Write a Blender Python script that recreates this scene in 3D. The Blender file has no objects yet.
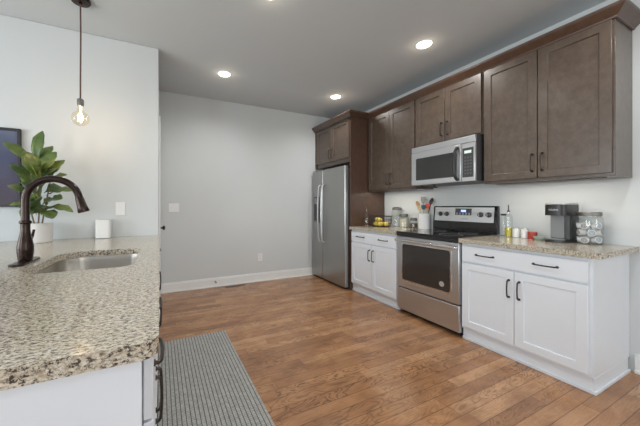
import bpy, bmesh, math, random
from mathutils import Vector, Matrix
R = math.radians
PI = math.pi
SC = bpy.context.scene
C = SC.collection

# ------------------------------------------------------------------ camera, world, lights, exposure
F_PX, CX, HOR, YAW, CAM_H = 272.76, 287.93, 205.94, 0.4388, 1.208
cd = bpy.data.cameras.new('camera')
cam = bpy.data.objects.new('camera', cd)
C.objects.link(cam)
cd.sensor_fit = 'HORIZONTAL'
cd.sensor_width = 36.0
cd.lens = F_PX / 640 * 36.0
cd.shift_x = (320 - CX) / 640
cd.shift_y = -(213 - HOR) / 640
cd.clip_start = 0.05
cam.location = (0, 0, CAM_H)
cam.rotation_euler = (R(90), 0, -YAW)
SC.camera = cam

SC.view_settings.view_transform = 'Standard'
SC.view_settings.look = 'None'
SC.view_settings.gamma = 1.0
SC.view_settings.use_curve_mapping = False
SC.view_settings.exposure = 0.06

world = bpy.data.worlds.new('sky')
SC.world = world
world.use_nodes = True
wb = world.node_tree.nodes['Background']
wb.inputs[0].default_value = (0.62, 0.74, 1.0, 1)
wb.inputs[1].default_value = 1.2

ROOM_L, ROOM_R, ROOM_B, ROOM_F, ROOM_H = -3.3, 3.127, -3.4, 4.15, 2.795
PART_Y = 3.05            # face of the partition behind the peninsula


def area(name, loc, rot, sx, sy, power, col):
    l = bpy.data.lights.new(name, 'AREA')
    l.shape = 'RECTANGLE'
    l.size, l.size_y, l.energy, l.color = sx, sy, power, col
    o = bpy.data.objects.new(name, l)
    o.location = loc
    o.rotation_euler = rot
    C.objects.link(o)
    return o


# windows in the wall behind the camera: (x0, x1, z0, z1)
REAR_WINDOWS = [(-2.75, -1.75, 0.75, 2.3), (-0.9, 0.9, 0.1, 2.3), (1.6, 2.6, 0.75, 2.3)]
for k, (x0, x1, z0, z1) in enumerate(REAR_WINDOWS):
    area('window_daylight', ((x0 + x1) / 2, ROOM_B - 0.22, (z0 + z1) / 2), (R(90), 0, 0),
         x1 - x0, z1 - z0, (9, 5, 34)[k] * (x1 - x0) * (z1 - z0), (1.0, 0.955, 0.905))
# window in the left wall beyond the frame: (y0, y1, z0, z1)
SIDE_WINDOWS = [(-1.9, -0.3, 0.75, 2.3), (0.7, 2.3, 0.75, 2.3)]
for (y0, y1, z0, z1) in SIDE_WINDOWS:
    area('window_daylight', (ROOM_L - 0.22, (y0 + y1) / 2, (z0 + z1) / 2), (R(90), 0, R(-90)),
         y1 - y0, z1 - z0, 36 * (y1 - y0) * (z1 - z0), (0.96, 0.985, 1.0))

# ------------------------------------------------------------------ material helpers


def new_mat(name):
    m = bpy.data.materials.new(name)
    m.use_nodes = True
    nt = m.node_tree
    return m, nt, nt.nodes, nt.links, nt.nodes['Principled BSDF']


def N(nodes, t, **kw):
    n = nodes.new(t)
    for k, v in kw.items():
        setattr(n, k, v)
    return n


def mathn(nt, op, a, b=None, c=None):
    n = nt.nodes.new('ShaderNodeMath')
    n.operation = op
    for i, v in enumerate((a, b, c)):
        if v is None:
            continue
        if isinstance(v, (int, float)):
            n.inputs[i].default_value = v
        else:
            nt.links.new(v, n.inputs[i])
    return n.outputs[0]


def ramp(nt, fac, stops, interp='LINEAR'):
    r = nt.nodes.new('ShaderNodeValToRGB')
    r.color_ramp.interpolation = interp
    el = r.color_ramp.elements
    while len(el) < len(stops):
        el.new(0.5)
    for e, (p, col) in zip(el, stops):
        e.position = p
        e.color = (*col, 1) if len(col) == 3 else col
    nt.links.new(fac, r.inputs[0])
    return r.outputs[0]


def mixc(nt, fac, a, b, mode='MIX'):
    n = nt.nodes.new('ShaderNodeMix')
    n.data_type = 'RGBA'
    n.blend_type = mode
    for sock, v in ((n.inputs[0], fac), (n.inputs[6], a), (n.inputs[7], b)):
        if isinstance(v, (int, float)):
            sock.default_value = v
        elif isinstance(v, tuple):
            sock.default_value = (*v, 1) if len(v) == 3 else v
        else:
            nt.links.new(v, sock)
    return n.outputs[2]


def bump(nt, h, strength, dist=0.01):
    b = nt.nodes.new('ShaderNodeBump')
    b.inputs['Strength'].default_value = strength
    b.inputs['Distance'].default_value = dist
    nt.links.new(h, b.inputs['Height'])
    return b.outputs[0]


def coords(nt, scale=(1, 1, 1), kind='Object', rot=(0, 0, 0)):
    tc = nt.nodes.new('ShaderNodeTexCoord')
    mp = nt.nodes.new('ShaderNodeMapping')
    mp.inputs['Scale'].default_value = scale
    mp.inputs['Rotation'].default_value = rot
    nt.links.new(tc.outputs[kind], mp.inputs[0])
    return mp.outputs[0]


def noise(nt, vec, scale, detail=3, rough=0.5, dist=0.0):
    n = nt.nodes.new('ShaderNodeTexNoise')
    n.inputs['Scale'].default_value = scale
    n.inputs['Detail'].default_value = detail
    n.inputs['Roughness'].default_value = rough
    n.inputs['Distortion'].default_value = dist
    if vec is not None:
        nt.links.new(vec, n.inputs['Vector'])
    return n.outputs['Fac']


def simple(name, col, rough=0.5, metal=0.0, var=0.04, vscale=8.0, spec=0.5, coat=0.0, bumpk=0.0):
    m, nt, nd, lk, p = new_mat(name)
    f = noise(nt, coords(nt), vscale, 4)
    a = tuple(c * (1 - var) for c in col)
    b = tuple(min(1, c * (1 + var)) for c in col)
    lk.new(ramp(nt, f, [(0.3, a), (0.7, b)]), p.inputs['Base Color'])
    p.inputs['Roughness'].default_value = rough
    p.inputs['Metallic'].default_value = metal
    p.inputs['Specular IOR Level'].default_value = spec
    p.inputs['Coat Weight'].default_value = coat
    if bumpk:
        lk.new(bump(nt, noise(nt, coords(nt), 180, 2), bumpk, 0.002), p.inputs['Normal'])
    return m


def emit(name, col, strength):
    m, nt, nd, lk, p = new_mat(name)
    p.inputs['Base Color'].default_value = (*col, 1)
    p.inputs['Emission Color'].default_value = (*col, 1)
    p.inputs['Emission Strength'].default_value = strength
    return m


def glass(name, tint=(1, 1, 1), refl=1.0, rough=0.02):
    m, nt, nd, lk, p = new_mat(name)
    nd.remove(p)
    tr = N(nd, 'ShaderNodeBsdfTransparent')
    tr.inputs[0].default_value = (*tint, 1)
    gl = N(nd, 'ShaderNodeBsdfGlossy')
    gl.inputs['Roughness'].default_value = rough
    lw = N(nd, 'ShaderNodeLayerWeight')
    sch = mathn(nt, 'ADD', 0.07, mathn(nt, 'MULTIPLY', mathn(nt, 'POWER', lw.outputs['Facing'], 4.0), 0.75))
    mx = N(nd, 'ShaderNodeMixShader')
    lk.new(mathn(nt, 'MULTIPLY', sch, refl), mx.inputs[0])
    lk.new(tr.outputs[0], mx.inputs[1])
    lk.new(gl.outputs[0], mx.inputs[2])
    lk.new(mx.outputs[0], nd['Material Output'].inputs[0])
    return m


def mat_granite():
    m, nt, nd, lk, p = new_mat('granite')
    v = coords(nt, (.6, 1.3, 1))
    base = ramp(nt, noise(nt, v, 80, 6, 0.72), [(0.34, (0.30, 0.24, 0.17)), (0.44, (0.55, 0.475, 0.365)), (0.58, (0.71, 0.645, 0.53)), (0.72, (0.47, 0.44, 0.385))])
    gray = noise(nt, coords(nt, (.55, 1.4, 1)), 150, 5, 0.75)
    c1 = mixc(nt, ramp(nt, gray, [(0.47, (0, 0, 0)), (0.60, (1, 1, 1))]), base, (0.22, 0.195, 0.155))
    br = noise(nt, coords(nt, (.75, 1.4, 1), rot=(0, 0, .15)), 105, 5, 0.70)
    c2 = mixc(nt, ramp(nt, br, [(0.525, (0, 0, 0)), (0.58, (1, 1, 1))]), c1, (0.065, 0.052, 0.044))
    wh = noise(nt, coords(nt, (.7, 1.3, 1), rot=(0, .2, -.1)), 110, 4, 0.6)
    c3 = mixc(nt, ramp(nt, wh, [(0.60, (0, 0, 0)), (0.66, (1, 1, 1))]), c2, (0.70, 0.66, 0.58))
    lk.new(c3, p.inputs['Base Color'])
    p.inputs['Roughness'].default_value = 0.14
    p.inputs['Specular IOR Level'].default_value = 0.5
    return m


def mat_floor():
    m, nt, nd, lk, p = new_mat('oak_floor')
    tc = N(nd, 'ShaderNodeTexCoord')
    sp = N(nd, 'ShaderNodeSeparateXYZ')
    lk.new(tc.outputs['Object'], sp.inputs[0])
    x, y = sp.outputs[0], sp.outputs[1]
    W, L = 0.083, 0.72
    ry = mathn(nt, 'DIVIDE', y, W)
    row = mathn(nt, 'FLOOR', ry)
    fy = mathn(nt, 'FRACT', ry)
    wn = N(nd, 'ShaderNodeTexWhiteNoise', noise_dimensions='1D')
    lk.new(row, wn.inputs['W'])
    xx = mathn(nt, 'ADD', mathn(nt, 'DIVIDE', x, L), mathn(nt, 'MULTIPLY', wn.outputs['Value'], 7.3))
    col = mathn(nt, 'FLOOR', xx)
    fx = mathn(nt, 'FRACT', xx)
    cb = N(nd, 'ShaderNodeCombineXYZ')
    lk.new(col, cb.inputs[0])
    lk.new(row, cb.inputs[1])
    w2 = N(nd, 'ShaderNodeTexWhiteNoise', noise_dimensions='3D')
    lk.new(cb.outputs[0], w2.inputs['Vector'])
    rnd = w2.outputs['Value']
    # grain coordinates, shifted per plank
    g = N(nd, 'ShaderNodeCombineXYZ')
    lk.new(mathn(nt, 'ADD', mathn(nt, 'MULTIPLY', x, 2.6), mathn(nt, 'MULTIPLY', rnd, 37.0)), g.inputs[0])
    lk.new(mathn(nt, 'MULTIPLY', y, 10.0), g.inputs[1])
    lk.new(mathn(nt, 'MULTIPLY', rnd, 11.0), g.inputs[2])
    # cathedral figure: contour lines of a slow noise field
    slow = noise(nt, g.outputs[0], 1.1, 2, 0.5, 0.9)
    rings = mathn(nt, 'FRACT', mathn(nt, 'MULTIPLY', slow, 11.0))
    ringd = mathn(nt, 'ABSOLUTE', mathn(nt, 'SUBTRACT', rings, 0.5))
    ringm = ramp(nt, ringd, [(0.0, (1, 1, 1)), (0.14, (0.35, 0.35, 0.35)), (0.30, (0, 0, 0))])
    g2 = N(nd, 'ShaderNodeCombineXYZ')
    lk.new(mathn(nt, 'ADD', mathn(nt, 'MULTIPLY', x, 3.0), mathn(nt, 'MULTIPLY', rnd, 19.0)), g2.inputs[0])
    lk.new(mathn(nt, 'MULTIPLY', y, 110.0), g2.inputs[1])
    fine = noise(nt, g2.outputs[0], 2.0, 3, 0.6)
    blot = noise(nt, coords(nt, (1.6, 3.2, 1), kind='Object'), 2.2, 3, 0.6)
    tone = ramp(nt, rnd, [(0.0, (0.24, 0.110, 0.052)), (0.25, (0.36, 0.175, 0.080)), (0.65, (0.46, 0.235, 0.110)), (1.0, (0.58, 0.33, 0.170))])
    tone = mixc(nt, 0.38, tone, (0.46, 0.245, 0.120))
    tone = mixc(nt, mathn(nt, 'MULTIPLY', ramp(nt, blot, [(0.42, (0, 0, 0)), (0.68, (1, 1, 1))]), 0.6), tone, (0.18, 0.075, 0.034))
    tone = mixc(nt, mathn(nt, 'MULTIPLY', ringm, mathn(nt, 'MULTIPLY', mathn(nt, 'FRACT', mathn(nt, 'MULTIPLY', rnd, 7.7)), 1.0)), tone, (0.12, 0.060, 0.035))
    tone = mixc(nt, mathn(nt, 'MULTIPLY', ramp(nt, fine, [(0.45, (0, 0, 0)), (0.7, (1, 1, 1))]), 0.35), tone, (0.13, 0.07, 0.04))
    ey = mathn(nt, 'MINIMUM', fy, mathn(nt, 'SUBTRACT', 1.0, fy))
    ex = mathn(nt, 'MINIMUM', fx, mathn(nt, 'SUBTRACT', 1.0, fx))
    gap = mathn(nt, 'MAXIMUM', mathn(nt, 'LESS_THAN', ey, 0.02), mathn(nt, 'LESS_THAN', ex, 0.0014))
    tone = mixc(nt, mathn(nt, 'MULTIPLY', gap, 0.75), tone, (0.06, 0.032, 0.02))
    lk.new(tone, p.inputs['Base Color'])
    rr = mathn(nt, 'ADD', 0.15, mathn(nt, 'MULTIPLY', fine, 0.14))
    lk.new(rr, p.inputs['Roughness'])
    p.inputs['Specular IOR Level'].default_value = 0.5
    lk.new(bump(nt, mathn(nt, 'ADD', fine, mathn(nt, 'MULTIPLY', gap, -2.0)), 0.12, 0.002), p.inputs['Normal'])
    return m


def mat_stained():
    m, nt, nd, lk, p = new_mat('grey_brown_stained_maple')
    n1 = noise(nt, coords(nt, (3, 3, 2.2)), 6, 6, 0.72)
    n2 = noise(nt, coords(nt, (60, 60, 2.5)), 2, 3, 0.6)
    c = ramp(nt, n1, [(0.3, (0.056, 0.038, 0.027)), (0.7, (0.122, 0.086, 0.062))])
    c = mixc(nt, mathn(nt, 'MULTIPLY', n2, 0.35), c, (0.085, 0.060, 0.046))
    lk.new(c, p.inputs['Base Color'])
    p.inputs['Roughness'].default_value = 0.36
    p.inputs['Coat Weight'].default_value = 0.4
    p.inputs['Coat IOR'].default_value = 1.55
    p.inputs['Coat Roughness'].default_value = 0.20
    return m


def mat_red_stained():
    m, nt, nd, lk, p = new_mat('red_brown_stained_wood')
    n1 = noise(nt, coords(nt, (3, 3, 2.2)), 6, 6, 0.72)
    n2 = noise(nt, coords(nt, (60, 60, 2.5)), 2, 3, 0.6)
    c = ramp(nt, n1, [(0.3, (0.060, 0.031, 0.019)), (0.7, (0.100, 0.054, 0.034))])
    c = mixc(nt, mathn(nt, 'MULTIPLY', n2, 0.35), c, (0.07, 0.035, 0.024))
    lk.new(c, p.inputs['Base Color'])
    p.inputs['Roughness'].default_value = 0.38
    p.inputs['Coat Weight'].default_value = 0.4
    p.inputs['Coat IOR'].default_value = 1.55
    p.inputs['Coat Roughness'].default_value = 0.20
    return m


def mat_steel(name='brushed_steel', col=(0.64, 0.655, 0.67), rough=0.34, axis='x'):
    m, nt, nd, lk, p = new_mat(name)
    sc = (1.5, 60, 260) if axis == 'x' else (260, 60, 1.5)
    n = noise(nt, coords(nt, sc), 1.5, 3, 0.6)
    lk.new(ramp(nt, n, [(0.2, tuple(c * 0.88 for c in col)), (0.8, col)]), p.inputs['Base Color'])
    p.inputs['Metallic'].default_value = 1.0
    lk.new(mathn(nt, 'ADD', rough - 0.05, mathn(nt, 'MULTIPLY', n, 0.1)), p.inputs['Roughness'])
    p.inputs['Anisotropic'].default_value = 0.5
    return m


def mat_rug():
    m, nt, nd, lk, p = new_mat('ribbed_rug_weave')
    tc = N(nd, 'ShaderNodeTexCoord')
    sp = N(nd, 'ShaderNodeSeparateXYZ')
    lk.new(tc.outputs['Object'], sp.inputs[0])
    fx = mathn(nt, 'FRACT', mathn(nt, 'DIVIDE', sp.outputs[0], 0.0245))
    line = mathn(nt, 'LESS_THAN', fx, 0.20)
    fy = mathn(nt, 'FRACT', mathn(nt, 'DIVIDE', sp.outputs[1], 0.014))
    rib = mathn(nt, 'SINE', mathn(nt, 'MULTIPLY', fy, 2 * PI))
    n = noise(nt, coords(nt), 60, 3, 0.7)
    c = ramp(nt, n, [(0.3, (0.28, 0.28, 0.262)), (0.7, (0.48, 0.48, 0.455))])
    c = mixc(nt, mathn(nt, 'MULTIPLY', mathn(nt, 'GREATER_THAN', rib, 0.5), 0.30), c, (0.09, 0.085, 0.08))
    c = mixc(nt, mathn(nt, 'MULTIPLY', line, 0.85), c, (0.055, 0.052, 0.05))
    lk.new(c, p.inputs['Base Color'])
    p.inputs['Roughness'].default_value = 0.95
    p.inputs['Specular IOR Level'].default_value = 0.1
    lk.new(bump(nt, mathn(nt, 'SUBTRACT', mathn(nt, 'MULTIPLY', rib, 0.4), mathn(nt, 'MULTIPLY', line, 1.5)), 0.5, 0.003), p.inputs['Normal'])
    return m


def mat_leaf():
    m, nt, nd, lk, p = new_mat('leaf_green')
    n = noise(nt, coords(nt), 9, 3)
    lk.new(ramp(nt, n, [(0.3, (0.030, 0.070, 0.020)), (0.5, (0.095, 0.150, 0.035)), (0.72, (0.25, 0.29, 0.075))]), p.inputs['Base Color'])
    p.inputs['Roughness'].default_value = 0.38
    p.inputs['Subsurface Weight'].default_value = 0.0
    return m


def mat_art():
    m, nt, nd, lk, p = new_mat('purple_print')
    tc = N(nd, 'ShaderNodeTexCoord')
    sp = N(nd, 'ShaderNodeSeparateXYZ')
    lk.new(tc.outputs['Object'], sp.inputs[0])
    n = noise(nt, coords(nt, (3, 1, 1.2)), 3, 4, 0.6)
    t = mathn(nt, 'ADD', mathn(nt, 'MULTIPLY', sp.outputs[2], 1.5), mathn(nt, 'MULTIPLY', mathn(nt, 'SUBTRACT', n, 0.5), 0.5))
    c = ramp(nt, t, [(0.05, (0.06, 0.02, 0.045)), (0.3, (0.050, 0.025, 0.085)), (0.55, (0.05, 0.045, 0.13)), (0.9, (0.12, 0.13, 0.22))])
    lk.new(c, p.inputs['Base Color'])
    p.inputs['Roughness'].default_value = 0.4
    return m


M = {}
M['wall'] = simple('wall_paint', (0.615, 0.64, 0.645), 0.75, var=0.015, vscale=1.5, spec=0.25)
M['ceil'] = simple('ceiling_paint', (0.58, 0.615, 0.635), 0.85, var=0.012, vscale=1.0, spec=0.15)
M['trim'] = simple('trim_paint', (0.80, 0.81, 0.80), 0.4, var=0.01)
M['white'] = simple('white_cabinet_paint', (0.75, 0.785, 0.83), 0.38, var=0.01)
M['floor'] = mat_floor()
M['granite'] = mat_granite()
M['wood'] = mat_stained()
M['redwood'] = mat_red_stained()
M['steel'] = mat_steel()
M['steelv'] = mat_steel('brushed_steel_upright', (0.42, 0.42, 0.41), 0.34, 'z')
M['sinksteel'] = simple('sink_steel', (0.50, 0.47, 0.43), 0.32, 1.0, var=.03)
M['chrome'] = simple('polished_steel', (0.75, 0.75, 0.74), 0.15, 1.0)
M['bronze'] = simple('oil_rubbed_bronze', (0.036, 0.022, 0.018), 0.22, 0.7, var=0.3, vscale=20)
M['pull'] = simple('dark_bronze_pull', (0.055, 0.042, 0.036), 0.38, 0.7, var=0.15)
M['black'] = simple('black_plastic', (0.018, 0.018, 0.019), 0.35)
M['blackglass'] = simple('black_ceramic_glass', (0.010, 0.010, 0.011), 0.08, coat=0.3)
M['ovenglass'] = simple('oven_door_glass', (0.030, 0.026, 0.024), 0.06, coat=0.3)
M['mwglass'] = simple('microwave_door_glass', (0.030, 0.032, 0.030), 0.06, coat=0.3)
M['darkgrey'] = simple('dark_grey_enamel', (0.05, 0.05, 0.052), 0.45)
M['grey'] = simple('grey_plastic', (0.24, 0.245, 0.25), 0.4)
M['button'] = simple('button_grey', (0.11, 0.11, 0.115), 0.4)
M['silver'] = simple('silver_plastic', (0.52, 0.53, 0.54), 0.32, 0.6)
M['plate'] = simple('white_plastic', (0.80, 0.80, 0.79), 0.4, var=0.01)
M['ceramic'] = simple('white_ceramic', (0.80, 0.80, 0.79), 0.2, var=0.02)
M['pot'] = simple('matte_pot', (0.72, 0.71, 0.69), 0.6, var=0.03)
M['soil'] = simple('potting_soil', (0.06, 0.04, 0.028), 0.95, var=0.4, vscale=60)
M['stem'] = simple('woody_stem', (0.22, 0.16, 0.09), 0.7, var=0.2)
M['leaf'] = mat_leaf()
M['rug'] = mat_rug()
M['art'] = mat_art()
M['glass'] = glass('clear_glass', (0.97, 0.985, 0.98), 0.9)
M['bulbglass'] = glass('bulb_glass', (1.0, 0.96, 0.88), 0.9)
M['pane'] = glass('window_pane', (0.95, 0.97, 0.97), 0.8)
M['oil'] = simple('olive_oil', (0.55, 0.45, 0.03), 0.1, var=0.05)
M['lemon'] = simple('yellow_skin', (0.72, 0.55, 0.10), 0.45, var=0.12, vscale=25)
M['lime'] = simple('yellow_green_skin', (0.50, 0.50, 0.12), 0.45, var=0.12, vscale=25)
M['cream'] = simple('pale_grain', (0.66, 0.62, 0.50), 0.8, var=0.12, vscale=150)
M['red'] = simple('red_enamel', (0.42, 0.05, 0.035), 0.35)
M['coral'] = simple('coral_silicone', (0.65, 0.10, 0.08), 0.45)
M['navy'] = simple('dark_teal_silicone', (0.03, 0.07, 0.10), 0.45)
M['spoonwood'] = simple('spoon_wood', (0.34, 0.19, 0.09), 0.6, var=0.2)
M['spoonpale'] = simple('pale_spoon_wood', (0.55, 0.42, 0.22), 0.6, var=0.15)
M['cork'] = simple('cork', (0.14, 0.10, 0.07), 0.8, var=0.3, vscale=60)
M['lid'] = simple('pewter_lid', (0.20, 0.20, 0.18), 0.45, 0.7, var=0.1)
M['green'] = simple('sage_glaze', (0.40, 0.48, 0.42), 0.3)
M['podprint'] = simple('purple_foil_print', (0.17, 0.10, 0.16), 0.4)
M['podblue'] = simple('blue_foil_print', (0.16, 0.22, 0.36), 0.4)
M['lens'] = emit('lamp_lens', (1.0, 0.95, 0.86), 7.0)
M['filament'] = emit('filament', (1.0, 0.70, 0.34), 30.0)
M['display'] = emit('blue_display', (0.30, 0.45, 1.0), 1.3)
M['greendisp'] = emit('pale_display', (0.62, 0.72, 0.68), 0.35)
M['brass'] = simple('register_brown', (0.10, 0.07, 0.05), 0.4, 0.5)

# ------------------------------------------------------------------ mesh helpers


def BM():
    return bmesh.new()


def box(bm, x0, x1, y0, y1, z0, z1):
    vs = [bm.verts.new(p) for p in ((x0, y0, z0), (x1, y0, z0), (x1, y1, z0), (x0, y1, z0), (x0, y0, z1), (x1, y0, z1), (x1, y1, z1), (x0, y1, z1))]
    for f in ((0, 3, 2, 1), (4, 5, 6, 7), (0, 1, 5, 4), (1, 2, 6, 5), (2, 3, 7, 6), (3, 0, 4, 7)):
        bm.faces.new([vs[i] for i in f])
    return vs


def lathe(bm, prof, c=(0, 0, 0), seg=24, axis='z', caps=True):
    rings = []
    for r, z in prof:
        ring = []
        for i in range(seg):
            a = 2 * PI * i / seg
            u, v = r * math.cos(a), r * math.sin(a)
            p = {'z': (u, v, z), 'y': (u, z, v), 'x': (z, u, v)}[axis]
            ring.append(bm.verts.new((c[0] + p[0], c[1] + p[1], c[2] + p[2])))
        rings.append(ring)
    for a, b in zip(rings, rings[1:]):
        for i in range(seg):
            j = (i + 1) % seg
            bm.faces.new((a[i], a[j], b[j], b[i]))
    if caps:
        bm.faces.new(rings[0][::-1])
        bm.faces.new(rings[-1])


def tube(bm, pts, r, seg=10, flat=1.0):
    pts = [Vector(p) for p in pts]
    rs = r if isinstance(r, (list, tuple)) else [r] * len(pts)
    rings = []
    up = None
    for i, p in enumerate(pts):
        t = (pts[min(i + 1, len(pts) - 1)] - pts[max(i - 1, 0)]).normalized()
        if up is None:
            up = Vector((0, 0, 1)) if abs(t.z) < 0.9 else Vector((1, 0, 0))
        a = t.cross(up)
        if a.length < 1e-5:
            a = t.cross(Vector((0, 1, 0)))
        a.normalize()
        b = a.cross(t).normalized()
        up = b
        rings.append([bm.verts.new(p + (a * math.cos(2 * PI * k / seg) + b * math.sin(2 * PI * k / seg) * flat) * rs[i]) for k in range(seg)])
    for A, B in zip(rings, rings[1:]):
        for k in range(seg):
            j = (k + 1) % seg
            bm.faces.new((A[k], A[j], B[j], B[k]))
    bm.faces.new(rings[0][::-1])
    bm.faces.new(rings[-1])


def smoothpts(pts, n=6):
    pts = [Vector(p) for p in pts]
    out = []
    P = [pts[0]] + pts + [pts[-1]]
    for i in range(1, len(P) - 2):
        for k in range(n):
            t = k / n
            a, b, c, d = P[i - 1], P[i], P[i + 1], P[i + 2]
            out.append(0.5 * ((2 * b) + (c - a) * t + (2 * a - 5 * b + 4 * c - d) * t * t + (3 * b - a - 3 * c + d) * t ** 3))
    out.append(pts[-1])
    return out


def rrect(x0, x1, y0, y1, r, n=8):
    pts = []
    rs = r if isinstance(r, (list, tuple)) else (r,) * 4     # corners: x0y0, x1y0, x1y1, x0y1
    for (cx, cy, a0), q in zip(((x0, y0, 180), (x1, y0, 270), (x1, y1, 0), (x0, y1, 90)), rs):
        sx = 1 if cx == x0 else -1
        sy = 1 if cy == y0 else -1
        for k in range(n + 1):
            a = R(a0 + 90 * k / n)
            pts.append((cx + sx * q + q * math.cos(a), cy + sy * q + q * math.sin(a)))
    return pts


def slab(bm, outer, z0, z1, hole=None):
    """flat slab from an outline, with an optional hole"""
    loops = []
    edges = []
    for L in [outer] + ([hole] if hole else []):
        vs = []
        for p in L:
            if not vs or (Vector(p) - Vector(vs[-1].co[:2])).length > 1e-5:
                vs.append(bm.verts.new((p[0], p[1], z1)))
        loops.append(vs)
        edges += [bm.edges.new((vs[i], vs[(i + 1) % len(vs)])) for i in range(len(vs))]
    res = bmesh.ops.triangle_fill(bm, edges=edges, use_beauty=True, use_dissolve=False)
    faces = [g for g in res['geom'] if isinstance(g, bmesh.types.BMFace)]
    dup = bmesh.ops.duplicate(bm, geom=faces)
    vm = dup['vert_map']
    for v in [g for g in dup['geom'] if isinstance(g, bmesh.types.BMVert)]:
        v.co.z = z0
    for vs in loops:
        for i in range(len(vs)):
            a, b = vs[i], vs[(i + 1) % len(vs)]
            bm.faces.new((a, b, vm[b], vm[a]))
    bmesh.ops.recalc_face_normals(bm, faces=bm.faces)


def mk(name, bm, mat, parent=None, bevel=0.0, smooth=False, loc=None, seg=2):
    bmesh.ops.recalc_face_normals(bm, faces=bm.faces)
    me = bpy.data.meshes.new(name)
    bm.to_mesh(me)
    bm.free()
    me.materials.append(mat)
    o = bpy.data.objects.new(name, me)
    C.objects.link(o)
    if parent is not None:
        o.parent = parent
    if loc:
        o.location = loc
    if smooth or bevel:
        for p in me.polygons:
            p.use_smooth = True
        me.set_sharp_from_angle(angle=R(35))
    if bevel:
        b = o.modifiers.new('bevel', 'BEVEL')
        b.width = bevel
        b.segments = seg
        b.limit_method = 'ANGLE'
        b.angle_limit = R(40)
        b.harden_normals = False
    return o


def thing(name, label, cat, loc=(0, 0, 0), rotz=0.0, group=None):
    o = bpy.data.objects.new(name, None)
    o.empty_display_size = 0.05
    C.objects.link(o)
    o.location = loc
    o.rotation_euler = (0, 0, rotz)
    o['label'] = label
    o['category'] = cat
    if group:
        o['group'] = group
    return o


def tag(o, label, cat, group=None):
    o['label'] = label
    o['category'] = cat
    if group:
        o['group'] = group
    return o


def struct(name, bm, mat, bevel=0.0, parent=None):
    o = mk(name, bm, mat, parent, bevel)
    if parent is None:
        o['kind'] = 'structure'
    return o


def dup(root, loc, label, rotz=None, group=None):
    r = root.copy()
    C.objects.link(r)
    r.location = loc
    if rotz is not None:
        r.rotation_euler = (0, 0, rotz)
    r['label'] = label
    if group:
        r['group'] = group
    for ch in list(root.children):
        c = ch.copy()
        C.objects.link(c)
        c.parent = r
        for g in list(ch.children):
            d = g.copy()
            C.objects.link(d)
            d.parent = c
    return r


# ------------------------------------------------------------------ room shell
bm = BM(); box(bm, ROOM_L - .1, ROOM_R + .1, ROOM_B - .1, ROOM_F + .1, -0.1, 0.0); struct('floor', bm, M['floor'])
bm = BM(); box(bm, ROOM_L - .1, ROOM_R + .1, ROOM_B - .1, ROOM_F + .1, ROOM_H, ROOM_H + .1); struct('ceiling', bm, M['ceil'])
bm = BM(); box(bm, ROOM_R, ROOM_R + .12, ROOM_B - .1, ROOM_F + .1, 0, ROOM_H); struct('wall_right', bm, M['wall'])
bm = BM(); box(bm, -0.02, ROOM_R, ROOM_F, ROOM_F + .12, 0, ROOM_H); struct('wall_far', bm, M['wall'])
bm = BM(); box(bm, ROOM_L, -0.012, PART_Y, ROOM_F + .1, 0, ROOM_H); struct('wall_partition', bm, M['wall'], bevel=0.006)


def pierced(bm, a0, a1, holes, put):
    """wall strip between a0 and a1 with window openings (h0, h1, z0, z1)"""
    e = a0
    for h0, h1, z0, z1 in sorted(holes):
        put(bm, e, h0, 0, ROOM_H)
        put(bm, h0, h1, 0, z0)
        put(bm, h0, h1, z1, ROOM_H)
        e = h1
    put(bm, e, a1, 0, ROOM_H)


bm = BM(); pierced(bm, ROOM_L, ROOM_R, REAR_WINDOWS, lambda b, a, c, z0, z1: box(b, a, c, ROOM_B - .12, ROOM_B, z0, z1)); struct('wall_rear', bm, M['wall'])
bm = BM(); pierced(bm, ROOM_B, PART_Y, SIDE_WINDOWS, lambda b, a, c, z0, z1: box(b, ROOM_L - .12, ROOM_L, a, c, z0, z1)); struct('wall_left', bm, M['wall'])
for k, (x0, x1, z0, z1) in enumerate(REAR_WINDOWS):
    bm = BM()
    for q in ((x0, x0 + .05, z0, z1), (x1 - .05, x1, z0, z1), (x0, x1, z0, z0 + .05), (x0, x1, z1 - .05, z1), (x0, x1, (z0 + z1) / 2 - .02, (z0 + z1) / 2 + .02)):
        box(bm, q[0], q[1], ROOM_B - .09, ROOM_B - .04, q[2], q[3])
    w = struct('window_%d' % (k + 1), bm, M['trim'])
    bm = BM(); box(bm, x0 + .05, x1 - .05, ROOM_B - .068, ROOM_B - .062, z0 + .05, z1 - .05); mk('pane', bm, M['pane'], w)
for k, (y0, y1, z0, z1) in enumerate(SIDE_WINDOWS):
    bm = BM()
    for q in ((y0, y0 + .05, z0, z1), (y1 - .05, y1, z0, z1), (y0, y1, z0, z0 + .05), (y0, y1, z1 - .05, z1), (y0, y1, (z0 + z1) / 2 - .02, (z0 + z1) / 2 + .02)):
        box(bm, ROOM_L - .09, ROOM_L - .04, q[0], q[1], q[2], q[3])
    w = struct('window_%d' % (k + 4), bm, M['trim'])
    bm = BM(); box(bm, ROOM_L - .068, ROOM_L - .062, y0 + .05, y1 - .05, z0 + .05, z1 - .05); mk('pane', bm, M['pane'], w)


def baseboard(name, put):
    bm = BM()
    put(bm, 0.014, 0.0, 0.118)
    put(bm, 0.010, 0.118, 0.136)
    put(bm, 0.024, 0.0, 0.022)
    struct(name, bm, M['trim'], bevel=0.003)


baseboard('baseboard_far', lambda b, t, z0, z1: box(b, 0.012, 2.45, ROOM_F - t, ROOM_F, z0, z1))
baseboard('baseboard_right', lambda b, t, z0, z1: box(b, ROOM_R - t, ROOM_R, ROOM_B, 0.722, z0, z1))
baseboard('baseboard_partition', lambda b, t, z0, z1: box(b, -0.012, -0.012 + t, PART_Y + .002, PART_Y + .10, z0, z1))

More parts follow.
